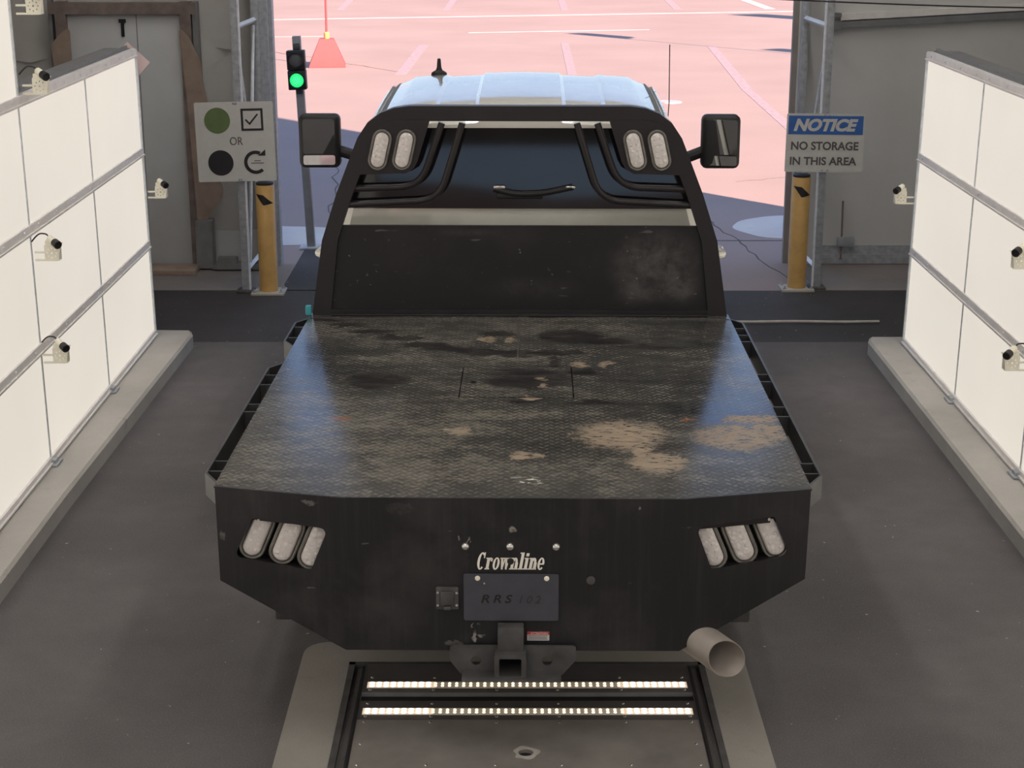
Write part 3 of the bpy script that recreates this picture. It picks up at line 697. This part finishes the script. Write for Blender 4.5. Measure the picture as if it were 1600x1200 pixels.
# ================================================================== TRUCK
tk = thing('flatbed_truck', 'black steel flatbed on a cream white pickup truck, seen from behind', 'truck', (0.0, 5.60, 0))
tk.rotation_euler = Euler((R(-.8), 0, R(-.78)), 'XYZ')
H = .98
deck_out = [(-1.078, .03), (-.62, -.09), (.62, -.09), (1.078, .03), (1.082, 2.78), (-1.082, 2.78)]
hx0, hx1, hy0, hy1 = -.247, .25, 1.20, 1.725
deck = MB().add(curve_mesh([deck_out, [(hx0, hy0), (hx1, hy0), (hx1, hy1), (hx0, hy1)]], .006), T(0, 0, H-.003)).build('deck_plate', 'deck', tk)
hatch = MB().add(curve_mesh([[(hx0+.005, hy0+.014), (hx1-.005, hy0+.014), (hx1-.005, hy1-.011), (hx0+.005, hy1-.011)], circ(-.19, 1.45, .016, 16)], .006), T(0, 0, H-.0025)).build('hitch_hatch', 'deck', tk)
MB().span((hx0-.02, hy0-.02, H-.02), (hx1+.02, hy1+.02, H-.012)).build('hatch_well', 'black', tk)
MB().span((-.002, 1.86, H), (.004, 2.76, H+.0025)).span((-1.075, 2.66, H), (1.078, 2.665, H+.002)).build('weld_seam', 'steel_dark', deck)
# frame below the deck
b = MB(); b.prism([(x*.985, y+(.012 if y < .1 else -.01), .86) for x, y in deck_out], (0, 0, .108)); b.build('deck_frame', 'bed_smooth', tk)
MB().span((-.45, .25, .60), (-.37, 6.2, .86)).span((.37, .25, .60), (.45, 6.2, .86)).build('chassis_rail', 'steel_dark', tk)
# tail panel, folded at x = +-.61
def fold(x): return -.092+max(0, abs(x)-.61)*(.115/.47)
def tail_bend(bm):
    for xx in (-.61, .61):
        bmesh.ops.bisect_plane(bm, geom=bm.verts[:]+bm.edges[:]+bm.faces[:], plane_co=(xx, 0, 0), plane_no=(1, 0, 0))
    for v in bm.verts: v.co.y += fold(v.co.x)
WL = rounded([(-.935, .876), (-.655, .862), (-.722, .697), (-1.010, .720)], [.012, .035, .012, .035])
WR = rounded([(.655, .874), (.940, .892), (1.002, .738), (.716, .708)], [.035, .012, .035, .012])
tail_o = [(-1.072, .984), (1.072, .984), (1.066, .640), (.605, .403), (-.598, .400), (-1.068, .622)]
b = MB().add(curve_mesh([tail_o, WL, WR], .008), XZ); tail_bend(b.bm); tail = b.build('tail_panel', 'tail_black', tk)
# top lip of the tail panel
b = MB()
for x0, x1 in ((-1.072, -.61), (-.61, .61), (.61, 1.072)):
    b.rings([[(x, fold(x)-.003, H-.022), (x, fold(x)+.012, H-.022), (x, fold(x)+.014, H+.001), (x, fold(x)+.004, H+.002), (x, fold(x)-.003, H-.004)] for x in (x0, x1)])
b.build('top_lip', 'bed_black', tail)
M['lens_clear'] = None
def lensmat():
    N = NT('clear_led_lens'); v = N.n('TexVoronoi', i_Vector=N.obj(), i_Scale=52.)
    d = N.ramp(v.outputs['Distance'], 0, .55)
    N.I('Base Color', N.mix(d, (.86, .80, .76), (.70, .65, .62))); N.I('Roughness', .18); N.I('Coat Weight', .5); N.bump(d, .6, .004); return N.m
M['lens_clear'] = lensmat()
M['grommet'] = mat('lamp_grommet', (.17, .16, .14), .5, var=.3, scale=18)
def oval_lamp(x, z, y, tilt, L=.172, W=.068, parent=tk, tip=0.):
    """oval LED lamp facing -Y, tilt about Y axis"""
    base = T(x, y, z) @ Matrix.Rotation(tip, 4, 'X')
    def ring(l, w_, off): return [base @ Vector((px, -off, pz)) for px, pz in stadium(l, w_, tilt)]
    g = MB().rings([ring(L+.030, W+.030, -.015), ring(L+.030, W+.030, .010), ring(L+.022, W+.022, .015), ring(L+.010, W+.010, .013), ring(L+.004, W+.004, .004)], True).build('oval_lamp', 'grommet', parent)
    MB().rings([ring(L, W, .0), ring(L, W, .012), ring(L-.010, W-.010, .018), ring(L-.030, W-.030, .0205)], True).build('lens', 'lens_clear', g)
    b = MB()
    for r in range(5):
        for c_ in (-1, 1):
            px, pz = c_*W*.21, (r-2)*(L-.05)/4.2; c, s_ = math.cos(tilt), math.sin(tilt)
            p = base @ Vector((px*c-pz*s_, -.0195, px*s_+pz*c)); b.lathe([(.0075, 0), (.006, .003), (.002, .004)], p, (0, -1, 0), 8)
    b.build('led_cells', 'lens_clear', g)
    return g
M['recess'] = mat('lamp_recess', (.010, .009, .009), .6)
for S, W_ in ((-1, WL), (1, WR)):
    b = MB()
    cx = sum(p[0] for p in W_)/len(W_); cz = sum(p[1] for p in W_)/len(W_)
    big = [(cx+(px-cx)*1.04, cz+(pz-cz)*1.06) for px, pz in W_]
    b.rings([[(px, fold(px)+.006, pz) for px, pz in big], [(px, fold(px)+.075, pz) for px, pz in big]], True)
    # leave the mouth open
    b.bm.faces.ensure_lookup_table()
    fs = sorted(b.bm.faces, key=lambda f: f.calc_center_median().y)
    mouth = [f for f in b.bm.faces if len(f.verts) > 4]
    mouth.sort(key=lambda f: f.calc_center_median().y)
    bmesh.ops.delete(b.bm, geom=[mouth[0]], context='FACES_ONLY')
    b.build('lamp_recess', 'recess', tail)
    zz = (.803, .794, .784) if S < 0 else (.793, .804, .814)
    xx = (-.925, -.812, -.706) if S < 0 else (.706, .818, .934)
    for k in range(3):
        oval_lamp(xx[k], zz[k], fold(xx[k])+.040, R(-23)*(-S if False else 1) if S < 0 else R(23), parent=tk)
# tail details
for x in (-.165, -.006, .158): MB().lathe([(.015, 0), (.014, .004), (.0115, .009), (.006, .012), (0, .013)], (x, -.096, .803), (0, -1, 0), 18).build('bolt_head', 'chrome', tail)
MB().lathe([(.016, 0), (.016, .003), (.010, .005)], (.283, -.096, .676), (0, -1, 0), 16).build('plug', 'steel_dark', tail)
# slab-serif name
def slab_word(wd, ht):
    W = .20; th = .07; loops = []
    def rect(x0, y0, x1, y1): loops.append([(x0, y0), (x1, y0), (x1, y1), (x0, y1)])
    def ring(cx, cy, rx, ry, wx, wy, a0=0, a1=360, n=28):
        o_ = [(cx+rx*math.cos(R(a0+(a1-a0)*i/n)), cy+ry*math.sin(R(a0+(a1-a0)*i/n))) for i in range(n+1)]
        i_ = [(cx+(rx-wx)*math.cos(R(a1-(a1-a0)*i/n)), cy+(ry-wy)*math.sin(R(a1-(a1-a0)*i/n))) for i in range(n+1)]
        loops.append(o_+i_)
    def quad(*p): loops.append(list(p))
    X = 0.; xh = .70
    ring(X+.27, .5, .27, .52, .17, .09, 50, 312); rect(X+.40, .68, X+.48, 1.02); X += .60            # C
    rect(X+.05, 0, X+.05+W, xh); rect(X-.02, 0, X+.30, th); rect(X-.02, xh-th, X+.15, xh); ring(X+.30, .44, .13, .27, .12, .10, 20, 150); rect(X+.32, .48, X+.44, .66); X += .50   # r
    ring(X+.22, xh/2, .23, xh/2+.02, .15, .07, 0, 359.9); X += .50                                      # o
    for k in (0, .28): quad((X+k, xh), (X+k+.15, xh), (X+k+.25, 0), (X+k+.12, 0)); quad((X+k+.14, 0), (X+k+.22, 0), (X+k+.33, xh), (X+k+.25, xh))
    rect(X-.05, xh-th, X+.66, xh); X += .70                                                          # w
    rect(X+.05, 0, X+.05+W, xh); rect(X-.02, 0, X+.28, th); rect(X-.02, xh-th, X+.12, xh); ring(X+.32, .40, .17, .31, .16, .10, 0, 150); rect(X+.33, 0, X+.33+W, .42); rect(X+.28, 0, X+.56, th); X += .61   # n
    rect(X+.05, 0, X+.05+W, 1.02); rect(X-.02, 0, X+.30, th); rect(X-.04, 1.02-th, X+.10, 1.02); X += .34      # l
    rect(X+.05, 0, X+.05+W, xh); rect(X-.02, 0, X+.30, th); rect(X-.02, xh-th, X+.12, xh); rect(X+.05, .80, X+.05+W, .98); X += .34   # i
    rect(X+.05, 0, X+.05+W, xh); rect(X-.02, 0, X+.28, th); rect(X-.02, xh-th, X+.12, xh); ring(X+.32, .40, .17, .31, .16, .10, 0, 150); rect(X+.33, 0, X+.33+W, .42); rect(X+.28, 0, X+.56, th); X += .61   # n
    ring(X+.22, xh/2, .23, xh/2+.02, .15, .08, 0, 318); rect(X+.05, .30, X+.43, .38); X += .48       # e
    b = MB()
    for L in loops: b.add(curve_mesh([[(px+.22*py, py) for px, py in L]], .0012))
    me = bpy.data.meshes.new('word'); b.bm.to_mesh(me); b.bm.free(); return fit(me, wd, ht)
M['decal'] = mat('cream_decal', (.95, .90, .80), .5, var=.05)
MB().add(slab_word(.240, .066), T(-.003, -.0972, .748) @ XZ).build('maker_decal', 'decal', tail)
MB().lathe([(.012, 0), (.012, .004), (.008, .007), (.004, .006)], (-.004, -.097, .748), (0, -1, 0), 16).build('backup_camera', 'black', tail)
M['plate_grey'] = mat('plate_grey', (.080, .082, .098), .42, .3, var=.12, scale=10)
pl = MB().add(curve_mesh([rounded([(-.171, -.09), (.169, -.09), (.169, .09), (-.171, .09)], .008, 3)], .003), T(-.001, -.1005, .611) @ XZ).build('licence_plate', 'plate_grey', tail)
MB().add(fit(text_mesh('RRS 102', .06, .0012, .0006, .25, 1.35), .215, .031), T(.0, -.1028, .603) @ XZ).build('plate_lettering', 'black', pl) if False else None
pt = MB().add(fit(text_mesh('RRS', .06, .0012, .0008, .25, 1.45), .112, .032), T(-.053, -.1026, .605) @ XZ).build('plate_lettering', 'black', tail)
M['plate_faded'] = mat('faded_black', (.035, .034, .042), .5)
MB().add(fit(text_mesh('102', .06, .0012, .0008, .25, 1.45), .078, .030), T(.066, -.1026, .603) @ XZ).build('plate_lettering', 'plate_faded', tail)
for x in (-.122, .125): MB().lathe([(.010, 0), (.009, .003), (.004, .005)], (x, -.1015, .684), (0, -1, 0), 14).build('plate_bolt', 'white_plastic', tail)
MB().lathe([(.005, 0), (.004, .003)], (-.098, -.1015, .665), (0, -1, 0), 8).build('plate_bolt', 'chrome', tail)
sk = MB().box((-.231, -.101, .607), (.082, .012, .088), .006).box((-.231, -.111, .610), (.052, .014, .056), .008).box((-.231, -.112, .573), (.026, .012, .014), .003).build('trailer_socket', 'steel_dark', tail)
for sx_ in (-1, 1):
    for sz_ in (-1, 1): MB().lathe([(.006, 0), (.005, .003)], (-.231+sx_*.034, -.107, .606+sz_*.024), (0, -1, 0), 8).build('socket_screw', 'chrome', tail)
st = MB().box((.096, -.0972, .459), (.080, .0012, .034)).build('warning_sticker', 'sign_white', tail)
MB().box((.096, -.0980, .4705), (.080, .0008, .011)).build('sticker_heading', 'red', tail)
b = MB().add(fit(text_mesh('ATTENTION', .01, .0004, .0002), .062, .006), T(.099, -.0988, .4705) @ XZ).build('sticker_text', 'sign_white', tail)
b = MB()
for k, wd in enumerate((.070, .066, .070)): b.box((.094, -.0981, .460-k*.006), (wd, .0006, .0024))
b.build('sticker_print', 'sign_grey', tail)
# receiver hitch
h_ = MB()
for L in [([(-.057, -.050), (.057, -.050), (.057, .050), (-.057, .050)], [(-.040, -.034), (.040, -.034), (.040, .034), (-.040, .034)])]:
    me = curve_mesh([rounded(L[0], .012, 3), rounded(L[1], .006, 3)], .30)
    h_.add(me, T(-.004, -.03, .372) @ XZ)
recv = h_.build('receiver_tube', 'steel_dark', tk)
MB().span((-.05, -.150, .405), (.044, -.10, .515), .006).build('receiver_bracket', 'steel_dark', tk)
MB().add(curve_mesh([rounded([(-.222, .430), (.232, .430), (.232, .375), (.178, .312), (-.178, .312), (-.225, .375)], .012, 3), circ(-.128, .372, .019, 16), circ(.128, .372, .019, 16), [(-.05, .33), (.045, .33), (.045, .415), (-.05, .415)]], .012), T(0, -.115, 0) @ XZ).span((-.178, -.200, .325), (.178, -.11, .333), .003).build('hitch_plate', 'steel_dark', tk)
MB().span((-.5, .02, .36), (.5, .12, .46)).build('hitch_crossbar', 'steel_dark', tk)
# exhaust tip
ed = Vector((.64, -.74, -.20)).normalized(); ec = Vector((.772, -.15, .398))
ev = (Vector((-.1, -5.6, 3.03))-ec).normalized(); al = ed.angle(ev); ew = (ev-ed*math.cos(al)).normalized(); eu = ed.cross(ew)
def slash(r, back, cut=True):
    return [ec+(eu*math.cos(2*PI*k/40)+ew*math.sin(2*PI*k/40))*r+ed*(-back-(.064*math.tan(al/2)*math.sin(2*PI*k/40) if cut else 0)) for k in range(40)]
MB().rings([slash(.066, .42, False), slash(.066, .004), slash(.065, 0), slash(.0625, 0), slash(.0615, .004), slash(.061, .40, False)], False).build('exhaust_tip', 'exhaust', tk)
MB().lathe([(.0612, -.26), (.0612, -.255), (.01, -.254)], ec, ed, 24).build('exhaust_bore', 'exhaust_in', tk)  # dark disc closing the bore inside the tip
MB().tube([ec-ed*.40, ec-ed*.75+Vector((0, .1, .05)), (.35, .9, .55), (.35, 3.0, .55)], .06, 12).build('exhaust_pipe', 'steel_dark', tk)
for S in (-1, 1): MB().span((S*.77, .03, .458), (S*.875, .16, .58), .01).build('corner_bracket', 'steel_dark', tk)
# rub rails with dividers
def rub(S, y0, y1, divs):
    z0, z1 = .885, .972
    x = S*1.140
    path = [(S*1.078, y0-.115), (x, y0), (x, y1), (S*1.078, y1+.10)]
    b = MB(); th = .010
    for i in range(3):
        p, q = Vector(path[i]), Vector(path[i+1]); d = (q-p).normalized(); n = Vector((d.y, -d.x))*S*th/2
        if i == 1: pass
        b.prism([(p-n).to_3d()+Vector((0, 0, z0)), (q-n).to_3d()+Vector((0, 0, z0)), (q+n).to_3d()+Vector((0, 0, z0)), (p+n).to_3d()+Vector((0, 0, z0))], (0, 0, z1-z0))
    r = b.build('rub_rail', 'bed_rail', tk)
    for y in divs: MB().span((S*1.075, y-.005, z0), (S*1.136, y+.005, z1-.004)).build('stake_divider', 'bed_rail', r)
M['bed_rail'] = mat('rail_steel', (.085, .084, .085), .38, .55, var=.25, scale=9)
rub(-1, .21, 1.71, (.24, .36, 1.02, 1.13, 1.44, 1.60)); rub(-1, 2.22, 2.60, (2.30, 2.52))
rub(1, .21, 2.62, (.24, .36, .98, 1.12, 1.52, 1.64, 2.25, 2.38, 2.52))
# headboard
yH = 2.74
half = [(-1.072, .975), (-1.010, 1.370), (-.930, 1.610), (-.848, 1.815), (-.815, 1.895), (-.765, 1.968), (-.70, 2.017), (-.63, 2.043), (-.55, 2.053)]
inn = [(-.972, 1.01), (-.930, 1.37), (-.855, 1.59), (-.765, 1.815), (-.72, 1.90), (-.66, 1.950), (-.58, 1.974), (-.52, 1.978)]
outl = half+[(-x, z) for x, z in reversed(half)]; inl = inn+[(-x, z) for x, z in reversed(inn)]
hb = MB().add(curve_mesh([outl, inl], .075), T(0, yH+.037, 0) @ XZ).build('headboard', 'bed_smooth', tk)
MB().add(curve_mesh([[(-.985, .975), (.985, .975), (.928, 1.443), (-.928, 1.443)]], .005), T(0, yH+.02, 0) @ XZ).span((-.928, yH+.016, 1.433), (.928, yH+.04, 1.445)).build('bulkhead_sheet', 'bulkhead', tk)
MB().span((-.97, yH-.03, H), (.97, yH+.02, H+.012), .004).build('foot_flange', 'bed_black', tk)
for S in (-1, 1):
    g = [(S*-x, z) for x, z in [(-.449, 1.984), (-.515, 1.775), (-.535, 1.740), (-.575, 1.716), (-.858, 1.708), (-.825, 1.80), (-.800, 1.86), (-.765, 1.925), (-.71, 1.965), (-.64, 1.985)]]
    MB().add(curve_mesh([g], .005), T(0, yH-.004, 0) @ XZ).build('gusset_plate', 'bed_smooth', tk)
    for x in (.702, .580): oval_lamp(S*x, 1.836, yH-.012, R(13)*S, .178, .068)
    for top, kn, end, dz in (((.288, 1.965), (.410, 1.575), (.90, 1.549), 0), ((.391, 1.965), (.505, 1.643), (.86, 1.632), 0)):
        p = [(S*top[0], yH+.03, top[1]), (S*kn[0], yH+.03, kn[1]), (S*end[0], yH+.03, end[1])]
        MB().tube(arc_path(p, .11, 8), .0175, 14).build('window_guard_tube', 'bed_smooth', tk)
MB().box((-1.09, 2.74, 1.005), (.03, .03, .05), .006).build('strap_clip', 'teal', tk)
# ---------------- cab
BELT = 1.26
def prof(k, y, fr=0):
    """half profile, bottom to roof centre; k scales the greenhouse height"""
    base = [(.86, .52), (.97, .60), (1.015, .80), (1.035, 1.00), (1.025, 1.20), (1.0, BELT)]
    up = [(.955, 1.42), (.905, 1.62), (.835, 1.82), (.800, 1.915), (.780, 1.946), (.768, 1.952), (.762, 1.938), (.726, 1.938), (.720, 1.962), (.66, 1.986), (.63, 2.002), (.45, 2.014), (.43, 2.002), (.24, 2.012), (.22, 2.025), (.0, 2.030)]
    r = list(base)
    for x, z in up: r.append((x, BELT+(z-BELT)*k))
    return r
CROWN = [(2.9, -.035), (3.05, -.020), (3.3, .002), (3.8, .028), (4.3, .046), (4.6, .044), (4.9, -.01), (9, -.035)]
def crown(y):
    for (a, p), (b_, q) in zip(CROWN, CROWN[1:]):
        if a <= y <= b_: return p+(q-p)*(y-a)/(b_-a)
    return 0
def ring(y, k, sx_=1.):
    h = prof(k, y); pts = [(x*sx_, y, z+crown(y)*max(0, min(1, (z-1.8)/.15))) for x, z in h]
    f = max(0, min(1, (3.4-y)/.4))*.114
    pts = [(x, y_+max(0, z-1.45)*f, z) for x, y_, z in pts]
    return pts+[(-x, y_, z) for x, y_, z in reversed(pts[:-1])]
TILT = T(0, 2.93, 1.45) @ Matrix.Rotation(-math.atan(.114), 4, 'X') @ T(0, -2.93, -1.45)
st_ = [(2.93, .945, .93), (2.955, .965, .965), (3.0, .98, .985), (3.12, .99, .995), (3.3, 1., 1.), (3.55, 1., 1.), (3.8, 1., 1.), (4.1, 1., 1.), (4.35, 1.0, 1.), (4.55, .995, 1.), (4.70, .98, .995), (4.86, .94, .99), (5.15, .60, .985), (5.52, .12, .975), (5.62, .02, .97), (6.2, -.02, .96), (6.55, -.08, .93), (6.62, -.15, .90)]
cab = MB().rings([ring(y, k, s_) for y, k, s_ in st_], True).build('cab_body', 'paint', tk, 28)
# rear window and slider
rw = MB().add(curve_mesh([rounded([(-.905, 1.505), (.905, 1.505), (.86, 1.70), (.775, 1.900), (.70, 1.918), (-.70, 1.918), (-.775, 1.900), (-.86, 1.70)], .05)], .008), TILT @ T(0, 2.924, 0) @ XZ).build('rear_window', 'tint', tk)
MB().tube(arc_path([(-.135, 2.905, 1.612), (-.02, 2.898, 1.585), (.12, 2.896, 1.590), (.275, 2.905, 1.622)], .05), .016, 10).box((.0, 2.906, 1.575), (.24, .02, .03), .008).build('window_latch', 'black', rw)
MB().box((-.105, 2.895, 1.622), (.06, .012, .016), .004).box((.262, 2.895, 1.622), (.05, .012, .014), .004).build('latch_tip', 'chrome', rw)
for S in (-1, 1):
    # side glass
    for y0, y1, ys in ((3.15, 3.78, 0), (3.86, 4.55, .28)):
        g = [(S*.993, y0+.02, 1.31), (S*.912, y0+.02, 1.62), (S*.842, y0+.06, 1.83), (S*.842, y1-.05, 1.83), (S*.912, y1+ys*.4, 1.62), (S*.993, y1+ys, 1.31)]
        b = MB(); b.rings([g, [(p[0]-S*.03, p[1], p[2]) for p in g]], True); b.build('side_window', 'tint', tk)
    # drip trims on the roof
    MB().tube([(S*.744*k_, y_, 1.936+crown(y_)) for k_, y_ in ((.985, 3.06), (1, 3.3), (1, 3.55), (1, 3.8), (1, 4.1), (1, 4.35), (.995, 4.55), (.985, 4.68))], .016, 4).build('roof_drip_trim', 'grommet', tk)
    # door handles
    for y in (3.32, 4.12): MB().tube(arc_path([(S*1.02, y-.12, 1.20), (S*1.098, y-.09, 1.205), (S*1.098, y+.09, 1.205), (S*1.02, y+.12, 1.20)], .03, 4), .020, 10).build('door_handle', 'paint', tk)
    # tow mirrors
    x0, x1 = (1.13, 1.385) if S < 0 else (1.108, 1.345)
    cx = S*(x0+x1)/2
    mh = MB().box((cx, 4.72, 1.628), (abs(x1-x0), .13, .330), .035, seg=3).build('tow_mirror', 'black', tk)
    MB().add(curve_mesh([rounded([(-.098, -.075), (.098, -.075), (.098, .140), (-.098, .140)], .02)], .004), T(cx, 4.653, 1.628) @ Matrix.Rotation(R(3.5) if S < 0 else R(-13), 4, 'Z') @ Matrix.Rotation(R(2), 4, 'X') @ XZ).build('mirror_glass', 'mirror', mh)
    MB().add(curve_mesh([rounded([(-.098, -.142), (.098, -.142), (.098, -.083), (-.098, -.083)], .015)], .004), T(cx, 4.653, 1.628) @ Matrix.Rotation(R(2) if S < 0 else R(-12), 4, 'Z') @ Matrix.Rotation(R(-3), 4, 'X') @ XZ).build('mirror_glass', 'mirror', mh)
    MB().tube([(S*.96, 4.74, 1.50), (S*1.04, 4.74, 1.53), (S*(x0+.03), 4.73, 1.57)], .035, 10).build('mirror_arm', 'black', mh)
    # fenders and wheels
    for y, zc, xo in ((1.25, .40+.0175, .80), (5.05, .40+.0705, .84)):
        wh = MB().lathe([(.20, -.135), (.34, -.135), (.385, -.11), (.40, -.06), (.40, .06), (.385, .11), (.34, .135), (.20, .135)], (S*xo, y, zc), (S, 0, 0), 40).build('tyre', 'rubber', tk)
        MB().lathe([(.0, .06), (.09, .06), (.12, .09), (.19, .10), (.215, .125), (.205, .09), (.20, -.1), (0, -.1)], (S*xo, y, zc), (S, 0, 0), 28).build('wheel', 'chrome', wh)
    MB().tube([(S*.99, 4.62, .72), (S*1.02, 4.72, .92), (S*1.03, 5.05, 1.0), (S*1.01, 5.38, .92), (S*.98, 5.48, .72)], .04, 8).build('fender_flare', 'black', tk)
    MB().span((S*.55, 1.66, .25), (S*.98, 1.68, .84)).build('mud_flap', 'rubber', tk)
    MB().box((S*.70, 6.60, .95), (.36, .08, .20), .03).build('headlamp', 'lens_clear', tk)
g = [(-.78, 4.80, 1.90), (.78, 4.80, 1.90), (.95, 5.50, 1.38), (-.95, 5.50, 1.38)]
MB().prism(g, (0, .03, .022)).build('windshield', 'tint', tk)
MB().box((0, 6.62, .92), (.95, .08, .36), .03).build('grille', 'black', tk)
MB().box((0, 6.68, .62), (1.85, .16, .22), .04).build('bumper', 'chrome', tk)
MB().tube([(0, 1.25, .43), (0, 1.25, .431)], .12, 16).tube([(-.78, 1.25, .42), (.78, 1.25, .42)], .05, 12).build('axle', 'steel_dark', tk)
# antennas
an = MB().lathe([(.05, 0), (.045, .02), (.02, .035), (.014, .05), (.010, .10), (.0, .105)], (-.50, 4.50, 2.045), (0, 0, 1), 16).build('roof_antenna', 'black', tk)
MB().tube([(.93, 5.35, 1.28), (.955, 5.36, 1.8), (.95, 5.36, 2.17)], .0035, 6).lathe([(.012, 0), (.008, .03)], (.93, 5.35, 1.25), (0, 0, 1), 8).build('whip_antenna', 'black', tk)
